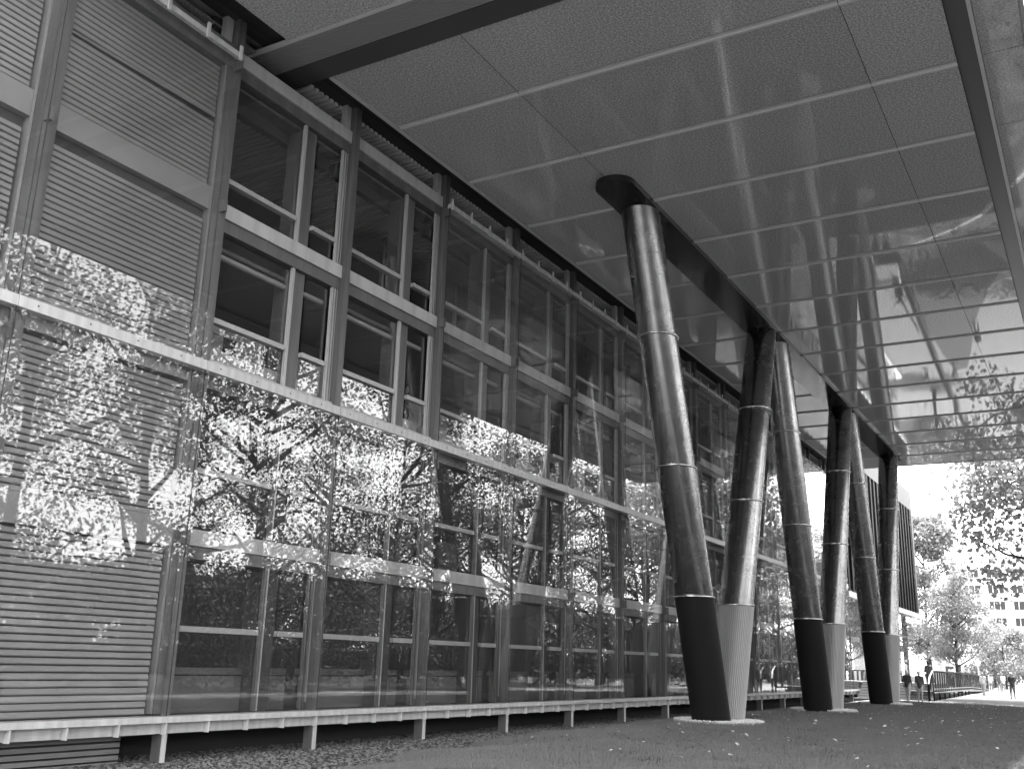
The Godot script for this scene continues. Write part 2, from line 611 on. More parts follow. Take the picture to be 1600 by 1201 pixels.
func slat_bay(b: Node, d: float, slat: Mesh, j: int) -> void:
	box(b, "base_slats_back", M.interior_dark, -0.7, -0.6, 0.05, 0.56, d + 0.2, d + BAY - 0.5)
	for k in 5:
		box(b, "base_slat", M.slat_metal, -0.6, -0.5, 0.08 + 0.1 * k, 0.15 + 0.1 * k, d + 0.2, d + BAY - 0.5)
	box(b, "slat_backing", M.interior_dark, -0.6, -0.4, 0.86, 13.3, d + 0.22, d + BAY + 0.03)
	box(b, "panel_stile", M.slat_metal, -0.4, -0.25, 0.9, 13.3, d + BAY - 0.17, d + BAY - 0.12)
	box(b, "panel_stile", M.mullion_steel, -0.4, -0.23, 0.9, 13.3, d + BAY - 0.115, d + BAY + 0.025)
	box(b, "panel_stile", M.mullion_steel, -0.4, -0.25, 0.9, 13.3, d + 0.225, d + 0.31)
	box(b, "panel_head", M.grey_steel, -0.4, -0.22, 13.3, 13.83, d + 0.225, d + BAY + 0.025)
	box(b, "spandrel", M.slat_metal, -0.4, -0.25, 10.15, 10.62, d + 0.315, d + BAY - 0.175)
	box(b, "spandrel", M.slat_metal, -0.4, -0.25, 3.72, 4.2, d + 0.315, d + BAY - 0.175)
	box(b, "spandrel", M.slat_metal, -0.4, -0.25, 6.72, 7.24, d + 0.315, d + BAY - 0.175)
	if j < -2:
		return
	for z in [[0.89, 3.74], [4.2, 6.74], [7.26, 10.02], [10.66, 13.27]]:
		var y: float = z[0] + 0.05
		while y < z[1] - 0.04:
			var o := obj("slat", slat, M.slat_metal, b, Vector3(-0.33, y, -(d + 0.31)))
			if j == -1 and absf(y - 12.08) < 0.057:     # one slat hangs loose at its middle
				o.rotation.x = 0.02
				o.rotation.z = 1.1
			else:
				o.rotation.z = rng.randfn(0, 0.02)
			y += 0.112


func ledge(b: Node, d: float, j: int) -> void:
	var d1 := d + BAY
	box(b, "ledge_plate", M.white_steel, -0.34, 0.0, 0.765, 0.864, d + 0.003, d1 - 0.003)
	box(b, "ledge_fascia", M.white_steel, -0.17, -0.13, 0.585, 0.763, d, d1)
	for k in 4:
		box(b, "ledge_fin", M.white_steel, -0.128, -0.006, 0.575, 0.763, d + BAY * k / 4.0 - 0.013, d + BAY * k / 4.0 + 0.013)
	# the ledge half way up
	if d < 66:
		var l := box(b, "middle_ledge", M.white_steel, -0.2, 0.0, 6.94, 7.118, d + 0.004, d1 - 0.004)
		if j < 5:
			var c := CylinderMesh.new()
			c.top_radius = 0.017
			c.bottom_radius = 0.017
			c.height = 0.012
			c.radial_segments = 8
			c.rings = 1
			for k in 4:
				var o := obj("bolt", c, M.grey_steel, l, Vector3(0.1, 0.01, BAY / 2 - BAY * (k + 0.35) / 4.0))
				o.rotation.z = PI / 2


func outer_glass(b: Node, d: float, j: int, last: int) -> void:
	var d1 := d + BAY
	tilt(box(b, "outer_pane", M.glass, -0.047, -0.03, 0.867, 6.937, d + 0.008, d1 - 0.008), 0.0011)
	box(b, "joint_seal", M.gasket, -0.046, -0.032, 0.867, 6.937, d - 0.006, d + 0.006)
	for y in [3.9, 6.6, 10.3, 13.4]:
		var up: bool = y > 7.0
		if up and j == 1:
			continue
		box(b, "glass_bracket", M.grey_steel, -0.2, -0.048, y - 0.14, y + 0.1, d + 0.03, d + 0.10)
	if d > 63 or j == 0 or j == 1:
		return
	tilt(box(b, "outer_pane", M.glass, -0.047, -0.03, 7.121, 13.45, d + 0.008, d1 - 0.008), 0.0011)
	box(b, "joint_seal", M.gasket, -0.046, -0.032, 7.121, 13.45, d - 0.006, d + 0.006)
	var r := box(b, "top_rail", M.white_steel, -0.1, 0.0, 13.452, 13.568, d + 0.003, d1 - 0.003)
	for k in 5:
		if k == 4 and not j == -1:
			continue
		box(r, "rail_clip", M.white_steel, -0.02, 0.02, -0.12, 0.2, -0.035, 0.035).position = Vector3(0.072, 0.04, BAY / 2 - BAY * k / 4.0 + (0.05 if k == 4 else -0.04))


# ---------------------------------------------------------------- canopy

func soffit_mesh(x0: float, x1: float, d0: float, d1: float, n: FastNoiseLite, bow: float) -> ArrayMesh:
	var nx := 14
	var nd := 10
	var v := PackedVector3Array()
	var nm := PackedVector3Array()
	var idx := PackedInt32Array()
	var h := func(x: float, d: float) -> float:
		var u := (x - x0) / (x1 - x0)
		var w := (d - d0) / (d1 - d0)
		return 0.0011 * n.get_noise_2d(x * 1.0, d) + bow * (u * (1 - u) * 4.0) * (w * (1 - w) * 4.0)
	for i in nx + 1:
		for k in nd + 1:
			var x := lerpf(x0, x1, float(i) / nx)
			var d := lerpf(d0, d1, float(k) / nd)
			v.append(Vector3(x, SOFFIT + h.call(x, d), -d))
			var gx: float = (h.call(x + 0.02, d) - h.call(x - 0.02, d)) / 0.04
			var gd: float = (h.call(x, d + 0.02) - h.call(x, d - 0.02)) / 0.04
			nm.append(Vector3(gx, -1, -gd).normalized())
	for i in nx:
		for k in nd:
			var a := i * (nd + 1) + k
			var c := a + nd + 1
			idx.append_array([a, c, a + 1, a + 1, c, c + 1])
	var arr := []
	arr.resize(Mesh.ARRAY_MAX)
	arr[Mesh.ARRAY_VERTEX] = v
	arr[Mesh.ARRAY_NORMAL] = nm
	arr[Mesh.ARRAY_INDEX] = idx
	var m := ArrayMesh.new()
	m.add_surface_from_arrays(Mesh.PRIMITIVE_TRIANGLES, arr)
	return m


func trim_mesh(length: float) -> ArrayMesh:
	var st := begin()
	var p := [Vector2(0.0, 0.03), Vector2(0.0, -0.012), Vector2(0.055, -0.02), Vector2(0.07, -0.05), Vector2(0.125, -0.05), Vector2(0.14, 0.0), Vector2(0.14, 0.03)]  # distance, height
	for k in p.size() - 1:
		var a: Vector2 = p[k]
		var c: Vector2 = p[k + 1]
		quad(st, Vector3(0, a.y, -a.x), Vector3(0, c.y, -c.x), Vector3(length, c.y, -c.x), Vector3(length, a.y, -a.x))
	return done(st)


func canopy() -> void:
	var c := thing("canopy", "wide flat canopy with glossy panelled underside over the lawn", "canopy")
	var n := FastNoiseLite.new()
	n.seed = 5
	n.frequency = 0.16
	n.fractal_octaves = 3
	n.fractal_gain = 0.35
	var cols := [[0.32, 3.632], [3.648, 10.672], [10.688, 12.42]]
	var trims := []
	for q in cols:
		trims.append(trim_mesh(q[1] - q[0]))
	for k in range(-1, 15):
		var d0 := ROW0 + ROW * k
		var d1 := d0 + ROW
		for q in 3:
			var start := d0 + 0.16 if k >= 0 else 15.0
			obj("soffit_panel", soffit_mesh(cols[q][0], cols[q][1], start, d1 - 0.034, n, rng.randfn(0.001, 0.002)), M[["soffit", "soffit_tone", "soffit_shade"][rng.randi() % 3]], c)
			if k >= 0:
				obj("soffit_trim", trims[q], M.soffit_trim, c, Vector3(cols[q][0], SOFFIT, -(d0 + 0.008)))
	# on the camera's side of the vent
	for q in cols:
		obj("soffit_panel", soffit_mesh(q[0], q[1], 8.6, 13.5, n, 0.001), M.soffit, c)
	obj("soffit_panel", soffit_mesh(-8.9, -0.55, 8.6, 13.5, n, 0.001), M.soffit, c)
	box(c, "vent_trim", M.soffit_trim, -8.9, 12.42, SOFFIT - 0.02, SOFFIT + 0.05, 13.51, 13.60)
	var st := begin()
	var y := 0
	var d := 13.63
	while d < 14.33:
		add_box(st, -8.9, 12.42, SOFFIT - 0.015, SOFFIT + 0.03, d, d + 0.02)
		d += 0.058
	tag(obj("vent_louvre", done(st), M.vent_metal, c), "", "", "", "stuff")
	box(c, "vent_back", M.gasket, -8.9, 12.42, SOFFIT + 0.1, SOFFIT + 0.14, 13.6, 14.4)
	box(c, "cross_beam", M.slot_dark, -8.9, 12.42, SOFFIT - 0.03, SOFFIT + 0.2, 14.37, 14.96)
	# edge trim along the facade
	box(c, "edge_trim", M.soffit_trim, 0.19, 0.30, SOFFIT - 0.03, SOFFIT + 0.05, 15.0, 65.42)
	box(c, "edge_trim", M.dark_steel, -0.19, 0.185, SOFFIT + 0.24, SOFFIT + 0.3, 8.6, 65.42)
	# recessed slot along the outer side
	box(c, "slot", M.slot_dark, 12.43, 12.82, SOFFIT + 0.06, SOFFIT + 0.1, 8.6, 65.42)
	box(c, "slot_lip", M.soffit_trim, 12.82, 12.9, SOFFIT - 0.03, SOFFIT + 0.1, 8.6, 65.42)
	for k in range(-2, 16):
		var d0 := ROW0 + ROW * k
		obj("outer_panel", soffit_mesh(12.91, 13.69, d0 + 0.01, minf(d0 + ROW - 0.01, 65.4), n, 0.0), M.soffit, c)
	box(c, "outer_fascia", M.canopy_fascia, 13.7, 13.78, SOFFIT - 0.03, 15.5, 8.5, 65.5)
	box(c, "end_fascia", M.canopy_fascia, -0.2, 13.7, SOFFIT - 0.03, 15.5, 65.43, 65.5)
	box(c, "roof_slab", M.canopy_fascia, -9.3, 13.7, 14.85, 15.45, 8.55, 65.42)
	box(c, "backing", M.gasket, -0.15, 13.6, SOFFIT + 0.12, SOFFIT + 0.16, 8.7, 65.4)
	box(c, "rear_fascia", M.canopy_fascia, -9.3, 13.7, SOFFIT - 0.03, 15.5, 8.4, 8.5)
	# the dark beam over the column heads, round at its end
	st = begin()
	var r := 0.54
	var base := SOFFIT - 0.16
	var outline := []
	for k in 17:
		var a := PI * k / 16
		outline.append(Vector2(3.75 - r * cos(a), 22.55 - r * sin(a)))
	for k in 17:
		var a := PI * k / 16
		outline.append(Vector2(3.75 + r * cos(a), 62.6 + r * sin(a)))
	for k in outline.size():
		var a: Vector2 = outline[k]
		var e: Vector2 = outline[(k + 1) % outline.size()]
		quad(st, Vector3(a.x, base, -a.y), Vector3(a.x, SOFFIT + 0.1, -a.y), Vector3(e.x, SOFFIT + 0.1, -e.y), Vector3(e.x, base, -e.y))
		for p in [Vector3(3.75, base, -40), Vector3(a.x, base, -a.y), Vector3(e.x, base, -e.y)]:
			st.add_vertex(p)
	obj("column_beam", done(st), M.beam_paint, c)


# ---------------------------------------------------------------- V columns

func leg_points(d0: float, slope: float, y: float) -> Vector3:
	return Vector3(3.75, y, -(d0 + slope * (y - 0.4)))


func columns() -> void:
	var legs := [[29.24, -0.363, 30.45, 0.398], [41.75, -0.29, 43.45, 0.403], [54.5, -0.305, 56.25, 0.376]]
	var names := ["nearest pair of slanting steel tube columns meeting in a V on the lawn", "middle pair of slanting steel tube columns meeting in a V", "farthest pair of slanting steel tube columns, before the stone steps"]
	for i in 3:
		var q: Array = legs[i]
		var v := thing("slanting_column", names[i], "column", Vector3.ZERO, 0, "slanting tube columns under the canopy")
		for s in 2:
			leg(v, q[s * 2], q[s * 2 + 1], s == 1)
		var stones: Array[Transform3D] = []
		var cd: float = (q[0] + q[2]) / 2
		for k in 1500:
			var a := rng.randf() * TAU
			var rr := sqrt(rng.randf()) * 1.27
			stones.append(stone_at(3.75 + cos(a) * rr, 0.445, cd + sin(a) * rr, 0.025, 0.05))
		var cyl := CylinderMesh.new()
		cyl.top_radius = 1.3
		cyl.bottom_radius = 1.3
		cyl.height = 0.5
		cyl.radial_segments = 48
		structure("gravel_circle", cyl, M.edging, "round gravel bed at the foot of the %s slanting columns" % ["nearest", "middle", "farthest"][i]).position = Vector3(3.75, 0.19, -cd)
		stuff("white_gravel", pebble_mesh(), M.pebble_white, stones, "white gravel around the foot of the %s slanting columns" % ["nearest", "middle", "farthest"][i])


func leg(v: Node, d0: float, slope: float, back: bool) -> void:
	var r := 0.535
	var top := SOFFIT - 0.15
	var st := begin()
	# horizontal cuts: the tube is sheared so that its ends lie flat
	var levels := [3.85, 7.33, 10.83, top]
	tube_levels(st, d0, slope, levels, r, 64)
	var o := obj("leg", done(st), M.tube_metal, v)
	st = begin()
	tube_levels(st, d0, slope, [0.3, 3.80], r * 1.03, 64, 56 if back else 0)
	obj("sleeve", done(st), M.sleeve_ribbed if back else M.sleeve_dark, o)  # forward legs get the sleeve with the dark reflection painted in
	for y in [3.83, 7.33, 10.83]:
		st = begin()
		tube_ring(st, leg_points(d0, slope, y), slope, r)
		obj("ring", done(st), M.ring_metal, o)
	if not back:
		var bolt := SphereMesh.new()
		bolt.radius = 0.018
		bolt.height = 0.03
		bolt.radial_segments = 8
		bolt.rings = 4
		for k in 6:
			obj("bolt", bolt, M.grey_steel, o, leg_points(d0, slope, 0.7 + 0.5 * k) + Vector3(0.3, 0, 0.46))
	# welded seam down the tube
	st = begin()
	for s in [0.9, 4.05]:
		var a := float(s)
		var e := Vector3(cos(a) * (r + 0.001), 0, -sin(a) * (r + 0.001))
		var t := Vector3(-sin(a), 0, -cos(a)) * 0.007
		var p0 := leg_points(d0, slope, 3.9) + e
		var p1 := leg_points(d0, slope, top) + e
		quad(st, p0 - t, p1 - t, p1 + t, p0 + t)
	obj("seam", done(st), M.gasket, o)


func tube_levels(st: SurfaceTool, d0: float, slope: float, levels: Array, r: float, sides: int, flutes := 0) -> void:
	var axis := Vector3(0, 1, -slope).normalized()
	var f := Vector3(0, 0, -1)
	f = (f - axis * f.dot(axis)).normalized()
	var s := Vector3(1, 0, 0)
	var count := flutes * 4 if flutes else sides
	st.set_smooth_group(-1 if flutes else 1)
	var rings := []
	for y in levels:
		var ring := []
		for k in count:
			var a := TAU * k / count
			var rr := r
			if flutes:
				rr += [-0.012, 0.012, 0.012, -0.012][k % 4]
			var dir: Vector3 = s * cos(a) + f * sin(a)
			# slide along the axis so that the cut is level
			var p: Vector3 = leg_points(d0, slope, y) + dir * rr
			p -= axis * ((p.y - y) / axis.y)
			ring.append(p)
		rings.append(ring)
	for i in rings.size() - 1:
		for k in count:
			var k2 := (k + 1) % count
			quad(st, rings[i][k], rings[i + 1][k], rings[i + 1][k2], rings[i][k2])


func tube_ring(st: SurfaceTool, at: Vector3, slope: float, r: float) -> void:
	var axis := Vector3(0, 1, -slope).normalized()
	var f := Vector3(0, 0, -1)
	f = (f - axis * f.dot(axis)).normalized()
	var n := 48
	var prof := [Vector2(-0.03, 0.0), Vector2(-0.028, 0.035), Vector2(0.0, 0.05), Vector2(0.028, 0.035), Vector2(0.03, 0.0)]
	st.set_smooth_group(1)
	for k in n:
		var a0 := TAU * k / n
		var a1 := TAU * (k + 1) / n
		for i in prof.size() - 1:
			var pts := []
			for c in [[a0, prof[i]], [a0, prof[i + 1]], [a1, prof[i + 1]], [a1, prof[i]]]:
				var dir: Vector3 = Vector3(1, 0, 0) * cos(c[0]) + f * sin(c[0])
				var p: Vector3 = dir * (r + c[1].y)
				p -= axis * (p.y / axis.y)
				pts.append(at + p + Vector3(0, c[1].x, 0))
			quad(st, pts[0], pts[1], pts[2], pts[3])


# ---------------------------------------------------------------- far end of the building, steps, railing, far buildings

func end_block() -> void:
	var b := thing("end_pavilion", "far end of the building, an upper storey of dark upright fins over clear glass", "building")
	box(b, "fascia", M.pavilion_panel, -8, 0.0, 15.6, 17.25, 66.2, 94)
	box(b, "wall", M.interior_dark, -8, -0.6, 6.8, 15.6, 66.2, 94)
	box(b, "corner_pier", M.pavilion_panel, -0.6, 0.02, 6.5, 15.6, 93.2, 94.0)
	box(b, "lower_band", M.white_steel, -0.6, 0.06, 6.45, 6.8, 66.2, 94)
	var d := 66.6
	while d < 93:
		box(b, "fin", M.railing_paint, -0.5, 0.0, 6.8, 15.6, d, d + 0.45)
		d += 1.3
	d = 67.3
	while d < 93:
		box(b, "fin_glass", M.far_window, -0.58, -0.4, 6.8, 15.6, d, d + 0.5)
		d += 1.3
	d = 70.3
	while d < 90:
		box(b, "lower_pane", M.glass, -0.05, -0.02, 0.9, 6.44, d, d + 3.45)
		box(b, "post", M.mullion_steel, -0.5, -0.1, 0.9, 6.44, d - 0.1, d)
		d += 3.5
	box(b, "lower_wall", M.pavilion_panel, -1.4, -1.3, 0.9, 6.44, 70, 91.5)
	box(b, "transom", M.light_frame, -0.3, -0.1, 4.6, 4.75, 70, 91)
	box(b, "base", M.concrete_pale, -9, 0.1, 0.3, 0.88, 71, 94)


func far_side() -> void:
	# stone steps and terrace
	var s := thing("stone_steps", "pale stone steps at the far end of the glass facade", "steps")
	for k in 6:
		box(s, "step", M.concrete_pale, 0.15, 4.2, GROUND + 0.16 * k, GROUND + 0.16 * (k + 1) - 0.02, 66.5 + 0.34 * k, 69.2)
		box(s, "nosing", M.grey_steel, 0.15, 4.21, GROUND + 0.16 * (k + 1) - 0.035, GROUND + 0.16 * (k + 1), 66.48 + 0.34 * k, 66.5 + 0.34 * (k + 1))
	structure("terrace", box_mesh(Vector3(3.6, 0.9, 11)), M.paving, "raised pale terrace behind the steps").position = Vector3(1.8, GROUND + 0.47, -74.7)
	# ramp railing
	var a := Vector3(4.6, 0.82, -66)
	var m := Vector3(3.5, 0.72, -95)
	var e := Vector3(2.95, 0.4, -114)
	var rl := thing("railing", "dark steel railing of upright bars along the ramp beside the steps", "railing")
	var st := begin()
	add_tube(st, [a + Vector3(0, 1.24, 0), m + Vector3(0, 1.3, 0), e + Vector3(0, 1.25, 0)], [0.05, 0.05, 0.05], 8)
	obj("hand_rail", done(st), M.railing_paint, rl)
	st = begin()
	add_tube(st, [a + Vector3(0, 1.24, 0), Vector3(4.55, 1.75, -65.2), Vector3(4.5, 1.3, -64.9)], [0.05, 0.05, 0.05], 8)
	obj("hand_rail", done(st), M.white_steel, rl)
	st = begin()
	add_tube(st, [Vector3(4.5, 0.35, -64.9), Vector3(4.5, 1.35, -64.9)], [0.07, 0.07], 8)
	obj("newel_post", done(st), M.railing_paint, rl)
	st = begin()
	add_tube(st, [a, m, e], [0.06, 0.06, 0.06], 6)
	obj("bottom_rail", done(st), M.grey_steel, rl)
	st = begin()
	add_tube(st, [a + Vector3(0, 0.22, 0), m + Vector3(0, 0.22, 0), e + Vector3(0, 0.2, 0)], [0.04, 0.04, 0.04], 6)
	obj("bottom_rail", done(st), M.grey_steel, rl)
	for k in 36:
		var t := k / 35.0
		var p: Vector3 = a.lerp(m, t / 0.6) if t < 0.6 else m.lerp(e, (t - 0.6) / 0.4)
		var w := 0.62
		obj("baluster", box_mesh(Vector3(0.03, 1.22, w)), M.railing_paint, rl, p + Vector3(0, 0.62, 0))
	for k in 9:
		var p: Vector3 = a.lerp(m, k / 9.0)
		obj("rail_leg", box_mesh(Vector3(0.08, p.y - 0.3, 0.08)), M.railing_paint, rl, Vector3(p.x, (p.y + 0.3) / 2, p.z))
	st = begin()
	quad(st, a + Vector3(-1.6, 0.1, 0), m + Vector3(-1.6, 0.1, 0), m + Vector3(-0.02, 0.1, 0), a + Vector3(-0.02, 0.1, 0))
	quad(st, m + Vector3(-1.6, 0.1, 0), e + Vector3(-1.6, 0.1, 0), e + Vector3(-0.02, 0.1, 0), m + Vector3(-0.02, 0.1, 0))
	structure("ramp", done(st), M.paving, "ramp behind the dark railing")
	# tall white block far away
	var f := thing("apartment_block", "tall white apartment block with paired dark windows beyond the trees", "building", Vector3(-12.5, 0, -220))
	obj("wall", box_mesh(Vector3(44, 24, 14)), M.render_white, f, Vector3(22, 12, -7))
	var win := box_mesh(Vector3(1.7, 1.55, 0.2))
	var sash := box_mesh(Vector3(0.12, 1.55, 0.06))
	for r in 7:
		for k in 9:
			var w := obj("window", win, M.far_window, f, Vector3(2.3 + 2.15 * k + (1.1 if k % 2 == 0 else 0.0), 2.6 + 3.1 * r, -0.05))
			obj("sash", sash, M.render_white, w, Vector3(0, 0, 0.11))
	box(f, "roof_edge", M.concrete_pale, -0.2, 44.2, 24.0, 24.4, -0.3, 14.2)
	for k in 3:
		obj("chimney", box_mesh(Vector3(1.6, 2.6, 1.2)), M.concrete_pale, f, Vector3(1.6 + 5.2 * k, 25.6, -3))
	var h := thing("low_building", "low white building with a row of narrow windows behind the young tree", "building", Vector3(-6.5, 0, -152))
	obj("wall", box_mesh(Vector3(6.0, 5.6, 8)), M.render_white, h, Vector3(3.0, 2.8, -4))
	obj("roof", box_mesh(Vector3(6.4, 0.3, 8.4)), M.concrete_pale, h, Vector3(3.0, 5.75, -4))
	obj("doorway", box_mesh(Vector3(1.5, 2.6, 0.2)), M.far_window, h, Vector3(1.0, 1.7, 0))
	for k in 5:
		obj("window", box_mesh(Vector3(0.35, 1.9, 0.2)), M.far_window, h, Vector3(2.5 + 0.72 * k, 2.3, 0))
	var col := thing("advertising_pillar", "pale round advertising pillar at the edge of the square", "pillar", Vector3(-3.45, GROUND, -128))
	var cy := CylinderMesh.new()
	cy.top_radius = 0.75
	cy.bottom_radius = 0.75
	cy.height = 4.6
	obj("shaft", cy, M.concrete_pale, col, Vector3(0, 2.3, 0))
	var cy2 := CylinderMesh.new()
	cy2.top_radius = 0.6
	cy2.bottom_radius = 0.95
	cy2.height = 0.5
	obj("cap", cy2, M.render_white, col, Vector3(0, 4.85, 0))
	var lp := thing("street_lamp", "white lantern on a slim post beside the railing's far end", "street lamp", Vector3(2.6, GROUND, -110))
	st = begin()
	add_tube(st, [Vector3.ZERO, Vector3(0, 2.3, 0)], [0.09, 0.06], 8)
	obj("post", done(st), M.white_steel, lp)
	st = begin()
	add_tube(st, [Vector3(0, 2.3, 0), Vector3(0, 2.45, 0), Vector3(0, 2.8, 0), Vector3(0, 3.0, 0)], [0.08, 0.2, 0.26, 0.05], 8)
	obj("lantern", done(st), M.render_white, lp)


# ---------------------------------------------------------------- trees

func tree_meshes(seed_: int, h: float, base: float, rad: float, leaves: int, leaf: float, clumps: int) -> Array:
	var r := RandomNumberGenerator.new()
	r.seed = seed_
	var wood := begin()
	var lean := Vector3(r.randfn(0, 0.3), 0, r.randfn(0, 0.3))
	var trunk := []
	var tr := []
	for k in 7:
		var t := k / 6.0
		trunk.append(Vector3(0, h * 0.86 * t, 0) + lean * t * t + Vector3(r.randfn(0, 0.07), 0, r.randfn(0, 0.07)) * (0 if k == 0 else 1))
		tr.append(lerpf(h * 0.019, 0.03, pow(t, 0.8)) * (1.35 if k == 0 else 1.0))
	add_tube(wood, trunk, tr, 9)
	var tips := []
	for k in clumps:
		# where this clump of leaves sits in the crown
		var t := pow(r.randf(), 0.8)
		var y := lerpf(base, h, t)
		var wide := rad * (0.35 + 0.75 * sin(PI * clampf(0.12 + 0.83 * t, 0, 1)))
		var a := r.randf() * TAU
		var rr := wide * sqrt(r.randf_range(0.08, 1.0))
		var tip := Vector3(cos(a) * rr, y + r.randfn(0, 0.3), sin(a) * rr) + lean * t
		tips.append(tip)
		if k % 2 == 0:
			var y0 := clampf(y - rr * r.randf_range(0.45, 0.9), base * 0.75, h * 0.84)
			var from := Vector3(0, y0, 0) + lean * pow(y0 / h, 2)
			var mid := from.lerp(tip, 0.55) + Vector3(r.randfn(0, 0.15), -rr * 0.08, r.randfn(0, 0.15))
			var w := h * 0.006 * (0.5 + rr / rad)
			add_tube(wood, [from, mid, tip], [w, w * 0.6, 0.012], 5, false)
	var v := PackedVector3Array()
	var nm := PackedVector3Array()
	var col := PackedColorArray()
	var idx := PackedInt32Array()
	var size := rad * 0.175
	for i in leaves:
		var c: Vector3 = tips[r.randi() % tips.size()]
		var p := c + Vector3(r.randfn(0, size), r.randfn(0, size * 0.62), r.randfn(0, size))
		var n := Vector3(r.randfn(0, 0.6), r.randfn(0.45, 0.5), r.randfn(0, 0.6)).normalized()
		var u := n.cross(Vector3(r.randf() - 0.5, r.randf() - 0.5, r.randf() - 0.5)).normalized()
		var w := n.cross(u)
		var s := leaf * r.randf_range(0.6, 1.25)
		var g := r.randf_range(0.65, 1.25)
		var k := v.size()
		v.append(p - u * s * 0.5)
		v.append(p + w * s * 0.42 + u * s * 0.08 + n * s * 0.08)
		v.append(p + u * s * 0.55 - n * s * 0.06)
		v.append(p - w * s * 0.42 + u * s * 0.08 + n * s * 0.08)
		for q in 4:
			nm.append(n)
			col.append(Color(g, g, g))
		idx.append_array([k, k + 1, k + 2, k, k + 2, k + 3])
	var arr := []
	arr.resize(Mesh.ARRAY_MAX)
	arr[Mesh.ARRAY_VERTEX] = v
	arr[Mesh.ARRAY_NORMAL] = nm
	arr[Mesh.ARRAY_COLOR] = col
	arr[Mesh.ARRAY_INDEX] = idx
	var m := ArrayMesh.new()
	m.add_surface_from_arrays(Mesh.PRIMITIVE_TRIANGLES, arr)
	return [done(wood), m]


func tree(called: String, label: String, at: Vector3, turn: float, meshes: Array, leafmat: Material, group := "", scale_ := 1.0) -> void:
	var o := thing(called, label, "tree" if called.contains("tree") else "bush", at, turn, group)
	obj("trunk" if called.contains("tree") else "stem", meshes[0], M.bark, o)
	obj("crown" if called.contains("tree") else "foliage", meshes[1], leafmat, o)
	o.scale = Vector3.ONE * scale_


func trees() -> void:
	var kinds := []
	for k in 4:
		kinds.append(tree_meshes(100 + k, [17.0, 18.5, 16.0, 19.0][k], 3.8, 4.3, 10500, 0.17, 46))
	# rows beside the path; seen in the glass
	var row := 0
	for rowx in [20.5, 30.0]:
		var d := -10.0 + row * 3.0
		while d < 235:
			var k := rng.randi() % 4
			var p := Vector3(rowx + rng.randfn(0, 0.7), GROUND - 0.05, -(d + rng.randfn(0, 0.8)))
			tree("park_tree", "tall leafy park tree in a row beyond the path, reflected in the glass", p, rng.randf() * TAU, kinds[k], M.leaf, "park trees in rows opposite the facade", rng.randf_range(0.98, 1.22))
			d += (7.8 if d < 70 else 10.0) * (1.0 if row == 0 else 1.5)
		row += 1
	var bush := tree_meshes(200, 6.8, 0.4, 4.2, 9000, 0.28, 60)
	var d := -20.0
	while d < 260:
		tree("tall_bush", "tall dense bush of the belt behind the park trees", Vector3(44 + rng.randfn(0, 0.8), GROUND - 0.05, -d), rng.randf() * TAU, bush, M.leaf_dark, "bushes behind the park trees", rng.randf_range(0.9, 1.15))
		d += 5.4 if d < 70 else 8.0
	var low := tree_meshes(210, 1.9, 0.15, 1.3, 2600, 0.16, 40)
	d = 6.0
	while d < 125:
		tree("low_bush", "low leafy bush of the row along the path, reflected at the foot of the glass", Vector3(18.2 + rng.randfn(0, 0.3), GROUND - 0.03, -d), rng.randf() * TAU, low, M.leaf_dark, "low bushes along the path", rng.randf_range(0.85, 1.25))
		d += 2.3 if d < 60 else 3.0
	# in direct view beyond the canopy
	var over := tree_meshes(301, 17.5, 7.0, 5.8, 12000, 0.36, 64)
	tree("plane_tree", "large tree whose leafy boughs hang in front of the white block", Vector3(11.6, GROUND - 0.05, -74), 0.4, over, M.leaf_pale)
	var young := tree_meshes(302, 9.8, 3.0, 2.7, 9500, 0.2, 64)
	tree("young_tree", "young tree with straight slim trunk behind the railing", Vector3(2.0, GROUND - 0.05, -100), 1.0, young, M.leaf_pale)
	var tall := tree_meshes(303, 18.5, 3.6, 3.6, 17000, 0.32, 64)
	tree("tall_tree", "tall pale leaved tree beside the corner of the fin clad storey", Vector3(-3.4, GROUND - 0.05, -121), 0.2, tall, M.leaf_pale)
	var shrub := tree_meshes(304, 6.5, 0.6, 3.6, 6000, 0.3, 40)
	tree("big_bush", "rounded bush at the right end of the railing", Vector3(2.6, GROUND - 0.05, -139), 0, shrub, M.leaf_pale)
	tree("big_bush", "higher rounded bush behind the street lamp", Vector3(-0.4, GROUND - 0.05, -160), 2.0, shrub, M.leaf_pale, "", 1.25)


# ---------------------------------------------------------------- people

func capsule(p: Vector3, a: Vector3, b: Vector3, ra: float, rb: float) -> float:
	var ab := b - a
	var t := clampf((p - a).dot(ab) / ab.length_squared(), 0.0, 1.0)
	return p.distance_to(a + ab * t) - lerpf(ra, rb, t)


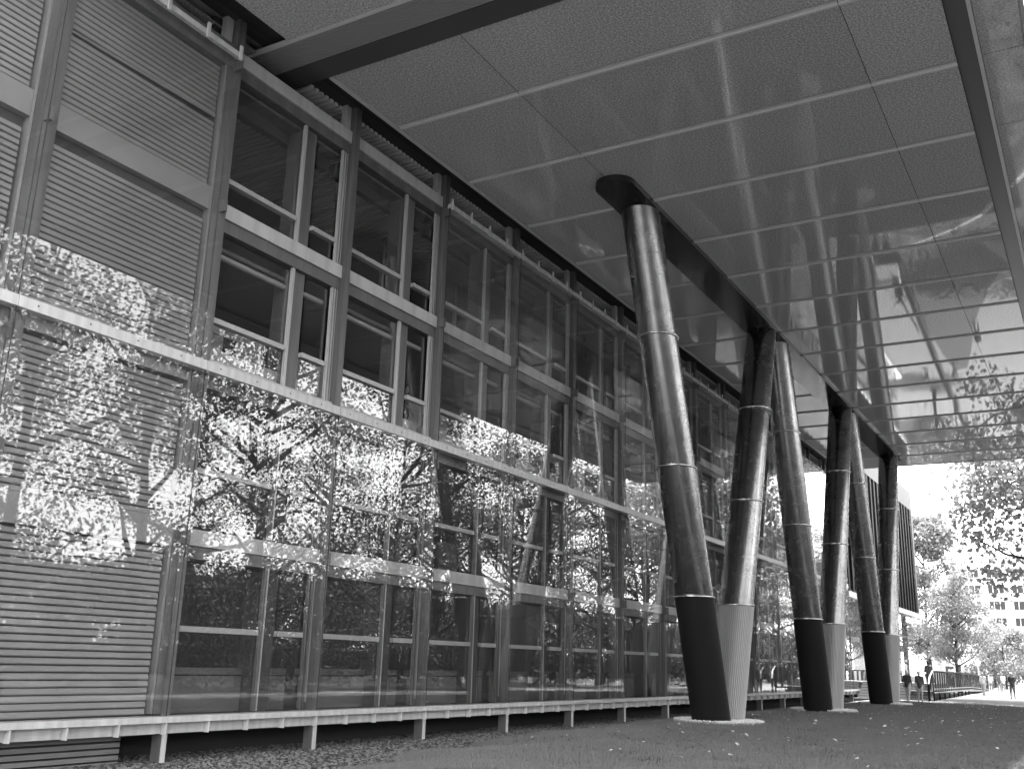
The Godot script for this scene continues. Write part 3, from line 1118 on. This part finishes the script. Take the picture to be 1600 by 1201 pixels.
func body_mesh(bones: Array, cell: float) -> ArrayMesh:
	var lo := Vector3.ONE * 99.0
	var hi := -lo
	for q in bones:
		for e in [q[0], q[1]]:
			lo = lo.min(e - Vector3.ONE * 0.2)
			hi = hi.max(e + Vector3.ONE * 0.2)
	var n := Vector3i(((hi - lo) / cell).ceil()) + Vector3i.ONE
	var field := PackedFloat32Array()
	field.resize(n.x * n.y * n.z)
	field.fill(1.0)
	for q in bones:
		var reach: float = maxf(q[2], q[3]) + 0.09
		var l := Vector3i(((q[0].min(q[1]) - Vector3.ONE * reach - lo) / cell).floor()).clamp(Vector3i.ZERO, n - Vector3i.ONE)
		var u := Vector3i(((q[0].max(q[1]) + Vector3.ONE * reach - lo) / cell).ceil()).clamp(Vector3i.ZERO, n - Vector3i.ONE)
		for x in range(l.x, u.x + 1):
			for y in range(l.y, u.y + 1):
				for z in range(l.z, u.z + 1):
					var i := (x * n.y + y) * n.z + z
					var f := capsule(lo + Vector3(x, y, z) * cell, q[0], q[1], q[2], q[3])
					var g := field[i]
					var k := 0.035
					var hh := clampf(0.5 + 0.5 * (g - f) / k, 0, 1)
					field[i] = lerpf(g, f, hh) - k * hh * (1 - hh)
	var at := {}
	var v := PackedVector3Array()
	var col := PackedColorArray()
	var idx := PackedInt32Array()
	for x in n.x - 1:
		for y in n.y - 1:
			for z in n.z - 1:
				var sum := Vector3.ZERO
				var cnt := 0
				var vals := []
				for c in 8:
					vals.append(field[((x + (c & 1)) * n.y + y + ((c >> 1) & 1)) * n.z + z + (c >> 2)])
				for e in [[0, 1], [2, 3], [4, 5], [6, 7], [0, 2], [1, 3], [4, 6], [5, 7], [0, 4], [1, 5], [2, 6], [3, 7]]:
					var a: float = vals[e[0]]
					var b: float = vals[e[1]]
					if (a < 0) != (b < 0):
						var pa := Vector3(e[0] & 1, (e[0] >> 1) & 1, e[0] >> 2)
						var pb := Vector3(e[1] & 1, (e[1] >> 1) & 1, e[1] >> 2)
						sum += pa.lerp(pb, a / (a - b))
						cnt += 1
				if cnt:
					var p := lo + (Vector3(x, y, z) + sum / cnt) * cell
					at[Vector3i(x, y, z)] = v.size()
					v.append(p)
					var best := 9.0
					var tone := 0.5
					for q in bones:
						var f := capsule(p, q[0], q[1], q[2], q[3])
						if f < best:
							best = f
							tone = q[4]
					col.append(Color(tone, tone, tone))
	for key in at:
		var x: int = key.x
		var y: int = key.y
		var z: int = key.z
		var f0 := field[(x * n.y + y) * n.z + z]
		for ax in 3:
			var d: Vector3i = [Vector3i(1, 0, 0), Vector3i(0, 1, 0), Vector3i(0, 0, 1)][ax]
			var o1: Vector3i = [Vector3i(0, 1, 0), Vector3i(0, 0, 1), Vector3i(1, 0, 0)][ax]
			var o2: Vector3i = [Vector3i(0, 0, 1), Vector3i(1, 0, 0), Vector3i(0, 1, 0)][ax]
			var f1 := field[((x + d.x) * n.y + y + d.y) * n.z + z + d.z]
			if (f0 < 0) == (f1 < 0):
				continue
			var q := [at.get(key), at.get(key - o1), at.get(key - o1 - o2), at.get(key - o2)]
			if q.has(null):
				continue
			if f0 < 0:
				idx.append_array([q[0], q[2], q[1], q[0], q[3], q[2]])
			else:
				idx.append_array([q[0], q[1], q[2], q[0], q[2], q[3]])
	var st := begin()
	for i in v.size():
		st.set_color(col[i])
		st.set_smooth_group(0)
		st.add_vertex(v[i])
	for i in idx:
		st.add_index(i)
	st.generate_normals()
	return st.commit()


# bones of a standing or walking figure facing +z; stride in metres
func figure(stride: float, tones: Array, bend: float, skirt := false) -> Array:
	var skin: float = tones[0]
	var hair: float = tones[1]
	var top: float = tones[2]
	var low: float = tones[3]
	var shoe: float = tones[4]
	var b := []
	var hip := Vector3(0, 0.93, 0)
	var chest := Vector3(0, 1.3, 0.02)
	b.append([hip, Vector3(0, 1.08, 0.0), 0.15, 0.135, top])
	b.append([Vector3(-0.06, 1.12, 0), Vector3(-0.08, 1.36, 0.01), 0.1, 0.1, top])
	b.append([Vector3(0.06, 1.12, 0), Vector3(0.08, 1.36, 0.01), 0.1, 0.1, top])
	b.append([Vector3(-0.15, 1.41, 0), Vector3(0.15, 1.41, 0), 0.065, 0.065, top])
	b.append([chest + Vector3(0, 0.14, 0), Vector3(0, 1.53, 0.02), 0.06, 0.05, skin])
	b.append([Vector3(0, 1.6, 0.03), Vector3(0, 1.64, 0.025), 0.088, 0.092, skin])
	b.append([Vector3(0, 1.66, -0.015), Vector3(0, 1.6, -0.03), 0.098, 0.085, hair])
	b.append([Vector3(0, 1.585, 0.118), Vector3(0, 1.6, 0.112), 0.012, 0.01, skin])
	for s in [-1, 1]:
		var sh := Vector3(s * 0.175, 1.4, 0)
		var sw: float = -s * stride * 0.35
		var el := sh + Vector3(s * 0.035, -0.29, sw * 0.4 - 0.02)
		var wr := el + Vector3(s * -0.01, -0.23 + bend * 0.1, 0.06 + sw * 0.5 + bend * 0.12)
		b.append([sh, el, 0.056, 0.046, top])
		b.append([el, wr, 0.042, 0.03, skin])
		b.append([wr, wr + Vector3(0, -0.09, 0.02), 0.036, 0.026, skin])
		var hp := Vector3(s * 0.085, 0.9, 0)
		var foot: float = s * stride * 0.5
		var kn := Vector3(s * 0.095, 0.5, foot * 0.55 + 0.03)
		var an := Vector3(s * 0.1, 0.09, foot)
		b.append([hp, kn, 0.1 if not skirt else 0.13, 0.066 if not skirt else 0.11, low])
		b.append([kn, an, 0.062, 0.042, low if not skirt else skin])
		b.append([an + Vector3(0, -0.045, -0.05), an + Vector3(0, -0.055, 0.13), 0.042, 0.034, shoe])
	return b


func person(label: String, at: Vector3, turn: float, bones: Array, scale_ := 1.0, group := "") -> Node3D:
	var o := thing("person", label, "person", at, turn, group)
	obj("body", body_mesh(bones, 0.024), M.person, o)
	o.scale = Vector3.ONE * scale_
	return o


func people() -> void:
	person("person with grey hair and dark shirt, left of the pair by the steps", Vector3(4.05, GROUND, -60.5), PI * 0.92, figure(0.35, [0.3, 0.6, 0.05, 0.45, 0.1], 0.3), 0.98)
	person("person with white hair and dark shirt, right of the pair by the steps", Vector3(4.6, GROUND, -61.0), PI * 1.05, figure(0.5, [0.3, 0.7, 0.06, 0.4, 0.1], 0.2), 0.96)
	person("person in pale clothes with a dark shoulder bag walking away past the railing's far end", Vector3(4.6, GROUND, -93), PI * 0.95, figure(0.45, [0.35, 0.2, 0.5, 0.35, 0.15], 0.1, true), 1.0)
	person("person in a dark top at the right edge beyond the lawn", Vector3(7.55, GROUND, -82), 0.3, figure(0.2, [0.35, 0.5, 0.03, 0.1, 0.05], 0.4), 1.03)
	person("person in a white shirt behind the bars of the railing", Vector3(2.4, GROUND + 0.45, -92), PI, figure(0.2, [0.3, 0.1, 0.6, 0.05, 0.05], 0.2))
	person("person in dark clothes on the ramp just behind the start of the railing", Vector3(4.1, GROUND + 0.55, -68.0), PI, figure(0.3, [0.2, 0.05, 0.08, 0.1, 0.05], 0.2))
	person("person in dark clothes standing inside behind the glass, above the middle ledge", Vector3(-1.75, 7.24, -23.9), PI * 0.4, figure(0.1, [0.25, 0.03, 0.03, 0.05, 0.03], 0.5))
	person("person with bent arms standing inside behind the second bare window frame", Vector3(-1.75, 7.24, -21.1), PI * 0.8, figure(0.15, [0.3, 0.04, 0.12, 0.05, 0.03], 0.9))
	for k in 4:
		person(["person in a pale top in the group farthest along the path, leftmost", "person in a dark top in the group farthest along the path, second from left", "person in a white top in the group farthest along the path, third from left", "person in grey in the group farthest along the path, rightmost"][k], Vector3(3.4 + 0.55 * k, GROUND, -112 - 2.0 * (k % 2)), PI + 0.3 * k, figure(0.3, [0.3, 0.1, [0.5, 0.06, 0.65, 0.2][k], 0.2, 0.1], 0.2), 0.97 + 0.02 * k, "people farthest along the path")


func litter() -> void:
	var st := begin()
	for p in [Vector3(-0.5, 0, 0), Vector3(0, 0.12, 0.4), Vector3(0.55, 0.02, 0.05), Vector3(-0.5, 0, 0), Vector3(0.55, 0.02, 0.05), Vector3(0.05, 0.1, -0.42)]:
		st.add_vertex(p)
	var spots: Array[Transform3D] = []
	while spots.size() < 330:
		var d := 17.0 + 46.0 * pow(rng.randf(), 0.9)
		var x := rng.randf_range(bed_edge(d) + 0.3, 12.0)
		if x > lawn_edge(d) or (rng.randf() > 0.25 and x < 3.0):
			continue
		var s := rng.randf_range(0.05, 0.13)
		spots.append(Transform3D(Basis.from_euler(Vector3(rng.randfn(0, 0.3), rng.randf() * TAU, rng.randfn(0, 0.3))).scaled(Vector3.ONE * s), Vector3(x, height(x, d) + 0.05, -d)))
	stuff("fallen_leaves", done(st), M.fallen_leaf, spots, "pale fallen leaves scattered over the lawn")
